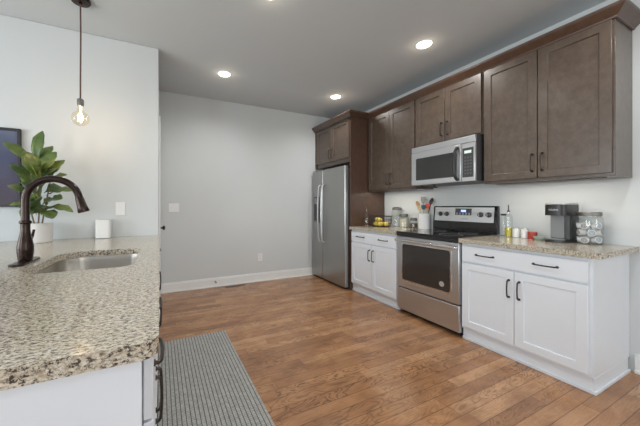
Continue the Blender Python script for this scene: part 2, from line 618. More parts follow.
# door in the short return wall, seen edge on, with its casing and knob
bm = BM()
for q in ((PART_Y + .10, PART_Y + .17, 0, 2.08), (ROOM_F - .09, ROOM_F - .03, 0, 2.08), (PART_Y + .10, ROOM_F - .03, 2.08, 2.15)):
    box(bm, -0.012, 0.006, *q)
struct('trim_1', bm, M['trim'], bevel=0.003)
bm = BM(); box(bm, -0.012, -0.001, PART_Y + .172, ROOM_F - .092, 0.008, 2.078)
door = struct('door_1', bm, M['trim'])
bm = BM(); lathe(bm, [(.024, 0), (.024, .006), (.009, .008), (.009, .024), (.022, .030), (.025, .040), (.020, .050), (.006, .054)], (0, 3.30, .967), 16, 'x')
mk('door_knob', bm, M['black'], door, smooth=True)

# ------------------------------------------------------------------ cabinets
XF = 2.48       # plane of the base door faces
XU = 2.79       # plane of the wall-cabinet door faces


def shaker(bm, x0, x1, z0, z1, y=0.0, t=0.02, rail=0.058, rec=0.011):
    """shaker door: front at y, body to y + t, recessed flat panel"""
    a = [(x0, z0), (x1, z0), (x1, z1), (x0, z1)]
    b = [(x0 + rail, z0 + rail), (x1 - rail, z0 + rail), (x1 - rail, z1 - rail), (x0 + rail, z1 - rail)]
    e = 0.002
    c = [(x0 + rail + e, z0 + rail + e), (x1 - rail - e, z0 + rail + e), (x1 - rail - e, z1 - rail - e), (x0 + rail + e, z1 - rail - e)]
    A = [bm.verts.new((p[0], y, p[1])) for p in a]
    B = [bm.verts.new((p[0], y, p[1])) for p in b]
    D = [bm.verts.new((p[0], y + rec, p[1])) for p in c]
    K = [bm.verts.new((p[0], y + t, p[1])) for p in a]
    for i in range(4):
        j = (i + 1) % 4
        bm.faces.new((A[i], A[j], B[j], B[i]))
        bm.faces.new((B[i], B[j], D[j], D[i]))
        bm.faces.new((A[j], A[i], K[i], K[j]))
    bm.faces.new(D)
    bm.faces.new(K[::-1])


def pull(parent, x, y, z, vertical, L=0.14, mat=None, out=1.0):
    """arched bar pull standing off the surface at y"""
    bm = BM()
    h = L / 2
    prof = [(p_, q_ * out) for p_, q_ in ((-h, 0), (-h, -.018), (-h + .008, -.027), (-h * .5, -.031), (0, -.033), (h * .5, -.031), (h - .008, -.027), (h, -.018), (h, 0))]
    pts = [(x, y + q, z + p) if vertical else (x + p, y + q, z) for p, q in prof]
    tube(bm, pts, [.0062, .0055, .0055, .005, .005, .005, .0055, .0055, .0062], 8)
    for s in (-h, h):
        c = (x, y, z + s) if vertical else (x + s, y, z)
        lathe(bm, [(.009, -.004), (.009, -.0002)], c, 10, 'y')
    return mk('handle', bm, mat or M['pull'], parent, smooth=True)


def base_cabinet(name, label, w, loc, rotz, end_panel=None, depth=0.62, drawers=1, drawer_pulls=(.16, .5), pull_l=.14):
    t = thing(name, label, 'cabinet', loc, rotz, None)
    bm = BM()
    box(bm, 0, w, .022, depth, .10, .874)
    mk('cabinet_body', bm, M['white'], t, bevel=.002)
    bm = BM()
    box(bm, 0, w, .040, depth, 0, .0995)
    mk('toe_kick', bm, M['white'], t, bevel=.002)
    g = .012
    bm = BM(); box(bm, g, w - g, 0, .020, .712, .852)
    d = mk('drawer_front', bm, M['white'], t, bevel=.0025)
    for x in drawer_pulls:
        pull(d, x, 0, .785, False, pull_l)
    half = w / 2
    for k, (a, b) in enumerate(((g, half - .002), (half + .002, w - g))):
        bm = BM(); shaker(bm, a, b, .125, .698)
        d = mk('door', bm, M['white'], t, bevel=.002)
        pull(d, b - .032 if k == 0 else a + .032, 0, .56, True, pull_l)
    return t


RL = -PI / 2
cab_near = base_cabinet('base_cabinet', 'white shaker base cabinet at the near right, under the coffee maker, with one exposed side', .829, (XF, 1.582, 0), RL, drawer_pulls=(.203, .603), pull_l=.132)
bm = BM(); box(bm, .829, .834, .022, .645, .10, .874); mk('end_panel', bm, M['white'], cab_near, bevel=.001)
bm = BM(); box(bm, .0, .846, .028, .0395, 0, .022); box(bm, .8345, .846, .0395, .62, 0, .022); box(bm, .8295, .834, .040, .62, 0, .0995)
mk('shoe_molding', bm, M['white'], cab_near, bevel=.003)
cab_far = base_cabinet('base_cabinet', 'white shaker base cabinet between the refrigerator and the range', .844, (XF, 3.160, 0), RL, drawer_pulls=(.210, .625))
bm = BM(); box(bm, .0, .844, .028, .0395, 0, .022)
mk('shoe_molding', bm, M['white'], cab_far, bevel=.003)

# worktops on the right wall
def counter(label, y0, y1, corner=None):
    bm = BM()
    r = corner or .004
    slab(bm, rrect(2.448, ROOM_R - .002, y0, y1, (r, .002, .002, .004)), .876, .915)
    return tag(mk('countertop', bm, M['granite'], bevel=.006, seg=3), label, 'countertop')


counter('short speckled granite countertop between the refrigerator panel and the range', 2.311, 3.158)
counter('speckled granite countertop under the coffee maker and the pod jar', .704, 1.582, .035)

# wall cabinets
def wall_cabinet(label, w, z0, z1, loc, depth, dz0, dz1, pz, mat=None, gap=.012):
    t = thing('wall_cabinet', label, 'cabinet', (loc[0], loc[1], z0), RL)
    bm = BM(); box(bm, 0, w, .021, depth, 0, z1 - z0)
    mk('cabinet_body', bm, mat or M['wood'], t, bevel=.002)
    half = w / 2
    for k, (a, b) in enumerate(((gap, half - .003), (half + .003, w - gap))):
        bm = BM(); shaker(bm, a, b, dz0 - z0, dz1 - z0, rail=.06)
        d = mk('door', bm, M['wood'], t, bevel=.002)
        pull(d, b - .03 if k == 0 else a + .03, 0, pz - z0, True)
    return t


DU = ROOM_R - .003 - XU
wall_cabinet('tall brown wall cabinet at the near right end, above the coffee maker', .836, 1.415, 2.530, (XU, 1.570), DU, 1.438, 2.485, 1.565)
wall_cabinet('short brown wall cabinet directly above the microwave', .762, 1.900, 2.530, (XU, 2.334), DU, 1.915, 2.485, 2.045)
wall_cabinet('tall brown wall cabinet between the refrigerator panel and the microwave', .822, 1.415, 2.530, (XU, 3.156), DU, 1.438, 2.485, 1.570)
wall_cabinet('brown cabinet mounted over the refrigerator', .920, 1.850, 2.530, (2.475, 4.110), ROOM_R - .003 - 2.475, 1.915, 2.485, 2.04)
bm = BM(); box(bm, 2.474, ROOM_R - .003, 3.161, 3.183, 0, 2.530)
tag(mk('tall_side_panel', bm, M['redwood'], bevel=.002), 'full-height red-brown wooden side panel beside the refrigerator', 'panel')
bm = BM(); box(bm, 2.480, 2.50, 4.113, ROOM_F - .001, 1.85, 2.530)
tag(mk('filler_strip', bm, M['wood']), 'narrow brown strip between the refrigerator cabinet and the far wall', 'trim')

# crown moulding swept round the tops of the wall cabinets
path = [(ROOM_R - .003, .7325), (XU + .016, .7325), (XU + .016, 3.158), (2.470, 3.158), (2.470, ROOM_F - .002)]
prof = [(.001, 2.488), (.010, 2.490), (.014, 2.500), (.026, 2.512), (.045, 2.532), (.056, 2.545), (.060, 2.552), (.062, 2.566), (.001, 2.566)]
nrm = [(0, -1), (-1, 0), (0, -1), (-1, 0)]
labels = ['short crown moulding return on the exposed near end of the wall cabinets', 'long brown crown moulding over the three wall cabinets beside the range',
          'short crown moulding piece across the top of the refrigerator side panel', 'brown crown moulding on the front of the cabinet over the refrigerator']
for i in range(4):
    bm = BM()
    rings = []
    for k in (i, i + 1):
        d = Vector(nrm[i])
        if 0 < k < 4:
            d = Vector(nrm[k - 1]) + Vector(nrm[k])
        rings.append([bm.verts.new((path[k][0] + d.x * o, path[k][1] + d.y * o, z)) for o, z in prof])
    A, B = rings
    for k in range(len(prof)):
        j = (k + 1) % len(prof)
        bm.faces.new((A[k], A[j], B[j], B[k]))
    bm.faces.new(A[::-1]); bm.faces.new(B)
    tag(mk('crown_molding', bm, M['redwood']), labels[i], 'moulding')

# ------------------------------------------------------------------ refrigerator
FY1 = 4.105
t = thing('refrigerator', 'tall stainless side-by-side refrigerator with a dispenser in its left door', 'refrigerator', (2.398, FY1, 0), RL)
W = FY1 - 3.190
bm = BM(); box(bm, .004, W - .004, .062, .68, .012, 1.755)
mk('cabinet_body', bm, M['darkgrey'], t, bevel=.004)
bm = BM(); box(bm, .01, W - .01, .03, .062, .008, .035)
mk('kick_grille', bm, M['black'], t, bevel=.002)
split = .325
for a, b in ((.0, split - .004), (split + .004, W)):
    bm = BM()
    o = rrect(a, b, 0, .058, (.018, .018, .002, .002), 5)
    slab(bm, o, .036, 1.790)
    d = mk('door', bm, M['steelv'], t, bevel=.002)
    left = a == 0
    hx = b - .042 if left else a + .042
    bm = BM()
    s = 1 if left else -1
    tube(bm, smoothpts([(hx, .002, .62), (hx, -.035, .64), (hx - s * .004, -.052, .75), (hx - s * .006, -.062, 1.08), (hx - s * .004, -.052, 1.42), (hx, -.035, 1.53), (hx, .002, 1.55)], 5), .0125, 10)
    mk('handle', bm, M['silver'], d, smooth=True)
    if left:
        bm = BM(); box(bm, .055, .235, -.004, -.0005, .93, 1.36)
        dp = mk('dispenser', bm, M['darkgrey'], d, bevel=.002)
        bm = BM(); box(bm, .070, .220, -.007, -.0045, 1.24, 1.34)
        mk('control_panel', bm, M['grey'], dp)
        bm = BM(); box(bm, .070, .220, -.012, -.0045, .935, .955)
        mk('drip_tray', bm, M['grey'], dp)
for hx in (.02, W - .10):
    bm = BM(); box(bm, hx, hx + .08, .03, .12, 1.791, 1.803); mk('hinge_cover', bm, M['darkgrey'], t, bevel=.003)

# ------------------------------------------------------------------ range
t = thing('range', 'stainless electric range with a black glass cooktop and oven window', 'range', (2.468, 2.3070, 0), RL)
W = .722
bm = BM(); box(bm, .002, W - .002, .044, .65, .035, .900)
mk('range_body', bm, M['darkgrey'], t, bevel=.002)
bm = BM(); box(bm, .03, W - .03, .07, .60, .0, .0345)
mk('base', bm, M['black'], t)
bm = BM()
slab(bm, rrect(-.001, W + .001, -.012, .60, .012, 4), .902, .922)
ck = mk('cooktop', bm, M['blackglass'], t, bevel=.004)
bm = BM(); box(bm, .0, W, -.004, .043, .868, .9015)
mk('front_trim', bm, M['black'], t, bevel=.003)
for bx, by, br in ((.18, .15, .085), (.54, .15, .105), (.18, .42, .105), (.54, .42, .085)):
    bm = BM()
    lathe(bm, [(br - .004, .9222), (br, .9222), (br, .9228), (br - .004, .9228), (br - .004, .9222)], (bx, by, 0), 40, caps=False)
    mk('burner_ring', bm, M['grey'], ck)
# oven door
bm = BM(); box(bm, .003, W - .003, .0, .040, .300, .864)
dr = mk('oven_door', bm, M['steel'], t, bevel=.005)
bm = BM(); slab(bm, [(x, z) for x, z in rrect(.068, .650, .375, .800, .03, 6)], 0, .004)
for v in bm.verts: v.co = Vector((v.co.x, -.0005 - v.co.z, v.co.y))
bz = mk('window_bezel', bm, M['chrome'], dr, bevel=.0015)
bm = BM(); slab(bm, [(x, z) for x, z in rrect(.083, .635, .390, .785, .022, 6)], 0, .003)
for v in bm.verts: v.co = Vector((v.co.x, -.0050 - v.co.z, v.co.y))
wg = mk('oven_window', bm, M['ovenglass'], bz)
bm = BM(); lathe(bm, [(.026, 0), (.026, .001)], (.555, -.0095, .455), 20, 'y'); mk('sticker', bm, M['silver'], wg)
bm = BM()
box(bm, .006, W - .006, -.052, -.030, .812, .842)
box(bm, .006, .036, -.031, -.0005, .815, .840); box(bm, W - .036, W - .006, -.031, -.0005, .815, .840)
mk('oven_handle', bm, M['chrome'], dr, bevel=.008, seg=3)
bm = BM(); box(bm, .003, W - .003, .002, .040, .045, .288)
dw = mk('storage_drawer', bm, M['steel'], t, bevel=.005)
# backguard
bm = BM()
P = [(.600, .9225), (.596, 1.000), (.602, 1.030), (.618, 1.195), (.628, 1.207), (.648, 1.207), (.654, 1.190), (.654, .9225)]
for x0, x1 in ((.006, W - .006),):
    A = [bm.verts.new((x0, p[0], p[1])) for p in P]
    B = [bm.verts.new((x1, p[0], p[1])) for p in P]
    bm.faces.new(A); bm.faces.new(B[::-1])
    for i in range(len(P)):
        j = (i + 1) % len(P)
        bm.faces.new((A[j], A[i], B[i], B[j]))
bg = mk('backguard', bm, M['blackglass'], t, bevel=.003)


def onface(z, off=0.0):
    """y of the sloped backguard face at height z"""
    return .602 + (z - 1.030) / .165 * .016 - off


def faceplate(bm, x0, x1, z0, z1, o0, o1):
    v = []
    for z, o in ((z0, o0), (z1, o0), (z1, o1), (z0, o1)):
        v.append((onface(z, o), z))
    A = [bm.verts.new((x0, *p)) for p in v]
    B = [bm.verts.new((x1, *p)) for p in v]
    bm.faces.new(A); bm.faces.new(B[::-1])
    for i in range(4):
        j = (i + 1) % 4
        bm.faces.new((A[j], A[i], B[i], B[j]))


bm = BM(); faceplate(bm, .030, W - .035, 1.034, 1.192, .0005, .004)
cp = mk('control_panel', bm, M['steel'], bg)
bm = BM(); faceplate(bm, .285, .465, 1.105, 1.180, .0045, .006)
ds = mk('display_panel', bm, M['darkgrey'], cp)
bm = BM(); faceplate(bm, .350, .405, 1.140, 1.165, .0065, .0072)
mk('clock_display', bm, M['display'], bg)
bm = BM()
for i in range(5):
    for j in (0, 1):
        faceplate(bm, .297 + i * .034, .315 + i * .034, 1.112 + j * .012, 1.119 + j * .012, .0065, .0070)
mk('keypad', bm, M['silver'], bg)
bm = BM(); faceplate(bm, .36, .43, 1.062, 1.068, .0045, .0050)
mk('nameplate', bm, M['grey'], bg)
for kx in (.105, .185, .560, .640):
    bm = BM()
    yy = onface(1.115, .0045)
    lathe(bm, [(.027, 0), (.027, -.006), (.020, -.010), (.018, -.030), (.015, -.033)], (kx, yy, 1.115), 20, 'y')
    kn = mk('knob', bm, M['darkgrey'], bg, smooth=True)
    bm = BM(); box(bm, kx - .003, kx + .003, yy - .0365, yy - .0335, 1.100, 1.130)
    mk('knob_pointer', bm, M['silver'], bg)

# ------------------------------------------------------------------ microwave
t = thing('microwave', 'stainless over-the-range microwave with a dark window and curved black handle', 'microwave', (2.700, 2.303, 1.447), RL)
W = .720
bm = BM(); box(bm, 0, W, .026, .424, 0, .440)
mk('microwave_body', bm, M['darkgrey'], t, bevel=.003)
bm = BM(); box(bm, .0, W, 0, .025, .376, .440)
mk('top_vent', bm, M['steel'], t, bevel=.004)
bm = BM(); box(bm, .0, .585, -.004, .025, .0, .373)
dr = mk('door', bm, M['steel'], t, bevel=.005)
bm = BM(); slab(bm, rrect(.065, .545, .055, .305, .012, 4), 0, .002)
for v in bm.verts: v.co = Vector((v.co.x, -.0045 - v.co.z, v.co.y))
mk('door_window', bm, M['mwglass'], dr)
bm = BM()
tube(bm, smoothpts([(.555, -.004, .335), (.555, -.025, .333), (.551, -.048, .28), (.548, -.056, .18), (.551, -.048, .08), (.555, -.025, .030), (.555, -.004, .028)], 5), .0155, 12)
mk('handle', bm, M['black'], dr, smooth=True)
bm = BM(); box(bm, .588, W, 0, .025, 0, .373)
cp = mk('control_panel', bm, M['steel'], t, bevel=.004)
bm = BM(); box(bm, .602, .704, -.003, -.0005, .040, .325)
kb = mk('keypad', bm, M['darkgrey'], cp)
bm = BM(); box(bm, .620, .686, -.0045, -.0035, .272, .300)
mk('display', bm, M['greendisp'], cp)
bm = BM()
for i in range(3):
    for j in range(6):
        box(bm, .620 + i * .026, .636 + i * .026, -.0042, -.0035, .070 + j * .031, .084 + j * .031)
mk('buttons', bm, M['button'], cp)
bm = BM(); box(bm, .054, .28, .05, .07, -.040, -.028); box(bm, .08, .10, .053, .067, -.028, -.0005); box(bm, .24, .26, .053, .067, -.028, -.0005)
mk('lower_grille', bm, M['black'], t)

# ------------------------------------------------------------------ peninsula
XI = -0.002          # aisle edge of the counter
SX0, SX1, SY0, SY1 = -.555, -.120, 1.530, 2.170
bm = BM()
outer = rrect(-1.45, XI, .662, PART_Y - .002, (.004, .035, .004, .004), 7)
hole = rrect(SX0, SX1, SY0, SY1, (.10, .07, .07, .14), 8)
slab(bm, outer, .876, .914, hole)
tag(mk('countertop', bm, M['granite'], bevel=.006, seg=3), 'large speckled granite counter around the sink, in the left foreground', 'countertop')

IX = XI - .012       # face of the fronts


def island_cabinet(label, y0, y1, drawer_pulls, with_doors=True, false_front=False, body_depth=.56):
    w = y1 - y0
    t = thing('base_cabinet', label, 'cabinet', (IX, y0, 0), PI / 2)
    bm = BM()
    if false_front:      # open-topped under the sink
        box(bm, 0, .018, .022, body_depth, .10, .874); box(bm, w - .018, w, .022, body_depth, .10, .874)
        box(bm, .018, w - .018, .022, .04, .10, .874); box(bm, .018, w - .018, body_depth - .018, body_depth, .10, .874)
        box(bm, .018, w - .018, .04, body_depth - .018, .10, .118)
    else:
        box(bm, 0, w, .022, body_depth, .10, .874)
    mk('cabinet_body', bm, M['white'], t, bevel=.001)
    bm = BM(); box(bm, 0, w, .075, body_depth, 0, .0995); mk('toe_kick', bm, M['white'], t)
    g = .004
    bm = BM(); box(bm, g, w - g, 0, .020, .722, .862)
    d = mk('drawer_front', bm, M['white'], t, bevel=.002)
    for x in drawer_pulls:
        pull(d, x, 0, .80, False, .135, out=.62)
    half = w / 2
    for k, (a, b) in enumerate(((g, half - .002), (half + .002, w - g))):
        bm = BM(); shaker(bm, a, b, .115, .716)
        d = mk('door', bm, M['white'], t, bevel=.002)
        pull(d, b - .026 if k == 0 else a + .026, 0, .545, True, .15, out=.62)
    return t


island_cabinet('white base cabinet under the near end of the sink counter', .692, 1.440, (.165, .580))
island_cabinet('white cabinet directly under the sink', 1.444, 2.300, (), false_front=True, body_depth=.62)
island_cabinet('white base cabinet under the sink counter, against the partition wall', 2.304, PART_Y - .004, (.50,))
bm = BM()
box(bm, -1.16, IX - .023, .680, .690, 0, .874)
tag(mk('end_panel', bm, M['white'], bevel=.001), 'plain white panel closing the near end of the sink counter', 'panel')
bm = BM()
box(bm, -1.16, -1.145, .691, PART_Y - .004, 0, .874)
tag(mk('back_panel', bm, M['white'], bevel=.001), 'plain white panel along the far side of the sink counter, away from the rug', 'panel')

# sink
t = thing('sink', 'undermount stainless steel sink set in the granite counter', 'sink', ((SX0 + SX1) / 2, (SY0 + SY1) / 2, .690))
cx0, cy0 = (SX0 + SX1) / 2, (SY0 + SY1) / 2


def ring(z, e):
    return [(x - cx0, y - cy0, z) for x, y in rrect(SX0 + e, SX1 - e, SY0 + e, SY1 - e, (.10, .07, .07, .14), 8)]


bm = BM()
levels = [ring(.1845, -.022), ring(.1845, .0005), ring(.150, .004), ring(.04, .010), ring(.012, .022), ring(.0, .050)]
vl = [[bm.verts.new(p) for p in L] for L in levels]
for A, B in zip(vl, vl[1:]):
    for i in range(len(A)):
        j = (i + 1) % len(A)
        bm.faces.new((A[i], A[j], B[j], B[i]))
bm.faces.new(vl[-1])
bk = mk('basin', bm, M['sinksteel'], t, smooth=True)
bk.modifiers.new('wall', 'SOLIDIFY').thickness = .0012
bm = BM(); lathe(bm, [(.055, .0015), (.055, .004), (.040, .005), (.036, .002)], (0, 0, 0), 24)
mk('drain', bm, M['chrome'], t, smooth=True)

# faucet
FX, FYY = -.632, 1.860
t = thing('faucet', 'oil-rubbed bronze gooseneck faucet standing behind the sink', 'faucet', (FX, FYY, .914), 0)
bm = BM(); slab(bm, rrect(-.030, .030, -.125, .125, .0299, 8), .0005, .010)
mk('base_plate', bm, M['bronze'], t, bevel=.004)
bm = BM()
lathe(bm, [(.028, .0105), (.030, .018), (.031, .030), (.034, .060), (.034, .085), (.029, .115), (.023, .145), (.020, .170), (.020, .200), (.024, .203), (.026, .210), (.024, .217), (.018, .219)], (0, 0, 0), 28)
mk('body', bm, M['bronze'], t, smooth=True)
bm = BM()
pts = [(0, 0, .215), (0, 0, .27), (.0, 0, .325)]
r = .114
for k in range(1, 13):
    a = PI - R(172) * k / 12
    pts.append((r + r * math.cos(a), 0, .325 + r * math.sin(a)))
tube(bm, smoothpts(pts, 2), .0180, 14)
mk('spout', bm, M['bronze'], t, smooth=True)
bm = BM()
e = Vector(pts[-1]); dd = (Vector(pts[-1]) - Vector(pts[-2])).normalized()
tube(bm, [e - dd * .002, e + dd * .006, e + dd * .010, e + dd * .050, e + dd * .078, e + dd * .084], [.0188, .0200, .0205, .0235, .0285, .0265], 18)
mk('spray_head', bm, M['bronze'], t, smooth=True)
bm = BM(); tube(bm, [(0, .026, .10), (0, .055, .105), (.004, .075, .130), (.008, .082, .165)], [.010, .008, .0065, .006], 10)
mk('lever', bm, M['bronze'], t, smooth=True)

# smart speaker
t = thing('speaker', 'small white speaker on the counter against the partition wall', 'speaker', (-.468, 2.985, .914))
bm = BM(); slab(bm, rrect(-.058, .058, -.05, .05, .022, 6), .004, .168)
mk('speaker_body', bm, M['plate'], t, bevel=.008, seg=3)
bm = BM(); slab(bm, rrect(-.055, .055, -.045, .045, .02, 6), .0, .004)
mk('base', bm, M['grey'], t)
bm = BM(); slab(bm, rrect(-.048, .048, -.040, .040, .018, 6), .1682, .170)
mk('touch_panel', bm, M['silver'], t)

# ------------------------------------------------------------------ potted plant
t = thing('potted_plant', 'leafy green fig plant in a round white pot beside the faucet', 'plant', (-.895, 2.870, .914))
bm = BM()
lathe(bm, [(.086, .0), (.090, .004), (.093, .150), (.093, .156), (.086, .156), (.083, .140), (.01, .138)], (0, 0, 0), 36)
mk('pot', bm, M['pot'], t, smooth=True)
bm = BM(); lathe(bm, [(.0795, .1385), (.0795, .144), (.04, .148), (.002, .149)], (0, 0, 0), 24)
mk('soil', bm, M['soil'], t, smooth=True)
stems = [[(0, 0, .14), (.004, .0, .30), (-.02, .01, .50), (-.01, .0, .66)], [(.02, .01, .14), (.045, .0, .30), (.075, -.01, .46), (.08, 0, .55)], [(-.02, -.01, .14), (-.05, -.01, .28), (-.075, -.03, .40)]]
bm = BM()
for s in stems:
    q = smoothpts(s, 5)
    tube(bm, q, [.006 - .003 * i / len(q) for i in range(len(q))], 7)
mk('stem', bm, M['stem'], t, smooth=True)


def leaf(bm, root, tip, width, up=Vector((0, -0.5, 1)), droop=.10, fold=.22):
    root, tip = Vector(root), Vector(tip)
    ax = tip - root
    L = ax.length
    ax.normalize()
    side = ax.cross(up)
    if side.length < .1:
        side = ax.cross(Vector((1, 0, 0)))
    side.normalize()
    nn = side.cross(ax).normalized()
    n = 9
    rows = []
    for i in range(n + 1):
        u = i / n
        if u < .12:
            w = .06
        else:
            q = (u - .12) / .88
            w = max(.10, math.sin(PI * q ** 1.35) ** 0.65) if q < 1 else .08
        ctr = root + ax * L * u + nn * (droop * L * (math.sin(PI * u)) - 0.5 * droop * L * u * u)
        hw = width / 2 * w
        rip = .006 * math.sin(u * 18)
        rows.append([bm.verts.new(ctr + side * hw * k + nn * (abs(k) * hw * fold + (rip * abs(k) if abs(k) == 1 else 0))) for k in (-1, -.5, 0, .5, 1)])
    for A, B in zip(rows, rows[1:]):
        for k in range(4):
            bm.faces.new((A[k], A[k + 1], B[k + 1], B[k]))


bm = BM()
random.seed(11)
# (root, tip, width) relative to the pot base
LV = [((-.02, 0, .58), (-.195, -.03, .80), .085), ((-.01, 0, .60), (.025, -.02, .905), .075), ((.0, 0, .52), (.115, -.03, .74), .11),
      ((-.03, 0, .46), (-.15, -.05, .62), .09), ((.0, 0, .48), (-.05, -.09, .72), .11), ((.06, 0, .48), (.165, -.02, .68), .10),
      ((.06, 0, .45), (.19, -.05, .56), .10), ((.05, 0, .38), (.225, -.04, .43), .09), ((.03, 0, .28), (.235, -.03, .255), .08),
      ((-.05, 0, .36), (-.165, -.04, .46), .08), ((-.04, 0, .28), (-.145, -.07, .31), .08), ((.0, -.02, .33), (-.06, -.12, .48), .11),
      ((.02, -.02, .34), (.09, -.12, .50), .11), ((.03, 0, .26), (.12, -.10, .20), .10), ((0, 0, .26), (-.07, -.11, .22), .09),
      ((.02, 0, .40), (.13, -.10, .60), .11), ((.0, .02, .50), (.05, .10, .70), .10), ((.03, .02, .40), (.13, .09, .46), .10),
      ((-.02, .02, .40), (-.11, .09, .56), .10), ((.0, -.01, .42), (.01, -.13, .62), .11),
      ((.05, 0, .31), (.17, -.08, .36), .11), ((-.03, -.01, .24), (-.03, -.13, .34), .10), ((.0, 0, .56), (.075, .03, .80), .09),
      ((.01, 0, .24), (.03, -.12, .36), .11), ((.02, 0, .22), (.075, -.11, .30), .10), ((-.01, 0, .22), (-.09, -.08, .33), .09),
      ((.02, .01, .30), (.10, .08, .36), .11), ((-.01, .01, .30), (-.08, .08, .40), .10), ((.02, 0, .44), (.075, -.12, .66), .10), ((.0, .02, .24), (.02, .10, .30), .10)]
for a, b, w in LV:
    leaf(bm, a, b, w * 1.1, up=Vector((random.uniform(-.4, .4), -.6, 1)))
fo = mk('foliage', bm, M['leaf'], t, smooth=True)
so = fo.modifiers.new('thick', 'SOLIDIFY'); so.thickness = .0012

# ------------------------------------------------------------------ picture on the partition
t = thing('picture', 'purple and blue print in a thin black frame on the partition wall', 'picture', (-1.275, PART_Y - .001, 1.199))
pw, ph = .43, .655
bm = BM()
for q in ((-pw / 2, -pw / 2 + .02, 0, ph), (pw / 2 - .02, pw / 2, 0, ph), (-pw / 2 + .02, pw / 2 - .02, 0, .02), (-pw / 2 + .02, pw / 2 - .02, ph - .02, ph)):
    box(bm, q[0], q[1], -.028, 0, q[2], q[3])
mk('picture_frame', bm, M['black'], t, bevel=.0015)
bm = BM(); box(bm, -pw / 2 + .02, pw / 2 - .02, -.012, -.002, .02, ph - .02); mk('print', bm, M['art'], t)
bm = BM(); box(bm, -pw / 2 + .02, pw / 2 - .02, -.018, -.016, .02, ph - .02); mk('glazing', bm, M['pane'], t)

# ------------------------------------------------------------------ switches, outlets
def wall_plate(name, label, cat, loc, rotz, w, h, kinds):
    t = thing(name, label, cat, loc, rotz)
    bm = BM(); box(bm, -w / 2, w / 2, -.006, 0, 0, h); mk('plate', bm, M['plate'], t, bevel=.002)
    n = len(kinds)
    for i, k in enumerate(kinds):
        cx = (i - (n - 1) / 2) * .046
        if k == 'toggle':
            bm = BM(); box(bm, cx - .004, cx + .004, -.016, -.0065, h / 2 - .002, h / 2 + .016); mk('toggle', bm, M['plate'], t, bevel=.001)
            bm = BM(); box(bm, cx - .009, cx + .009, -.0072, -.0062, h / 2 - .018, h / 2 + .018); mk('switch_slot', bm, M['trim'], t)
        else:
            for s in (-.022, .022):
                bm = BM(); slab(bm, rrect(cx - .016, cx + .016, h / 2 + s - .014, h / 2 + s + .014, .008, 4), 0, .001)
                for v in bm.verts: v.co = Vector((v.co.x, -.0062 - v.co.z, v.co.y))
                sk = mk('socket', bm, M['trim'], t)
                bm = BM(); box(bm, cx - .008, cx - .005, -.0080, -.0074, h / 2 + s - .006, h / 2 + s + .006); box(bm, cx + .005, cx + .008, -.0080, -.0074, h / 2 + s - .006, h / 2 + s + .006)
                mk('slots', bm, M['black'], sk)
    return t


wall_plate('light_switch', 'single white toggle switch on the partition wall above the speaker', 'switch', (-.342, PART_Y - .001, 1.118), 0, .080, .128, ['toggle'])
wall_plate('light_switch', 'double white toggle switch plate on the far wall', 'switch', (.178, ROOM_F - .001, 1.120), 0, .135, .125, ['toggle', 'toggle'])
wall_plate('power_outlet', 'white power outlet low on the far wall', 'outlet', (1.452, ROOM_F - .001, .325), 0, .080, .118, ['outlet'])
wall_plate('power_outlet', 'white power outlet on the right wall behind the coffee pod jar', 'outlet', (ROOM_R - .001, 1.045, 1.115), RL, .076, .118, ['outlet'])

bm = BM()
lathe(bm, [(.009, 0), (.009, .006)], (0, -.006, 0), 10, 'y')
tube(bm, [(0, -.006, 0), (0, -.060, 0)], .005, 8)
t = thing('door_stop', 'small dark spring door stop on the far baseboard', 'door stop', (.745, ROOM_F - .015, .085))
mk('spring', bm, M['pull'], t, smooth=True)
bm = BM(); lathe(bm, [(.009, -.074), (.010, -.070), (.010, -.0602)], (0, 0, 0), 10, 'y'); mk('bumper', bm, M['black'], t)
t = thing('floor_vent', 'dark floor register near the far baseboard', 'vent', (1.03, ROOM_F - .09, .0))
bm = BM(); box(bm, -.15, .15, -.03, .03, .0005, .004); mk('vent_frame', bm, M['brass'], t)
bm = BM()
for i in range(12):
    box(bm, -.135 + i * .0228, -.128 + i * .0228, -.022, .022, .0042, .006)
mk('louvers', bm, M['black'], t)

# ------------------------------------------------------------------ rug
bm = BM(); slab(bm, rrect(-.29, .29, -1.12, 1.12, .01, 3), .0005, .009)
tag(mk('runner_rug', bm, M['rug'], bevel=.003, loc=(.280, 1.520, 0)), 'grey ribbed runner rug lying on the wood floor along the sink cabinets', 'rug')

# ------------------------------------------------------------------ ceiling lights
def ceiling_light(x, y, label):
    t = thing('recessed_light', label, 'ceiling light', (x, y, ROOM_H - .001), 0, 'recessed ceiling lights')
    bm = BM(); lathe(bm, [(.068, -.001), (.070, -.005), (.078, -.004), (.084, -.0005), (.084, 0), (.068, 0)], (0, 0, 0), 32, caps=False)
    mk('trim_ring', bm, M['trim'], t, smooth=True)
    bm = BM(); lathe(bm, [(.0675, -.0005), (.0675, -.0035), (.045, -.0046)], (0, 0, 0), 32)
    mk('lamp_lens', bm, M['lens'], t, smooth=True)
    l = bpy.data.lights.new('lamp_light', 'SPOT')
    l.energy = 35; l.color = (1.0, .985, .96); l.spot_size = R(160); l.spot_blend = .8; l.shadow_soft_size = .05
    o = bpy.data.objects.new('lamp_light', l); C.objects.link(o); o.parent = t; o.location = (0, 0, -.02)
    l = bpy.data.lights.new('ceiling_glow', 'POINT'); l.energy = .45; l.color = (1.0, .85, .66); l.shadow_soft_size = .05
    o = bpy.data.objects.new('ceiling_glow', l); C.objects.link(o); o.parent = t; o.location = (0, 0, -.075)
    return t


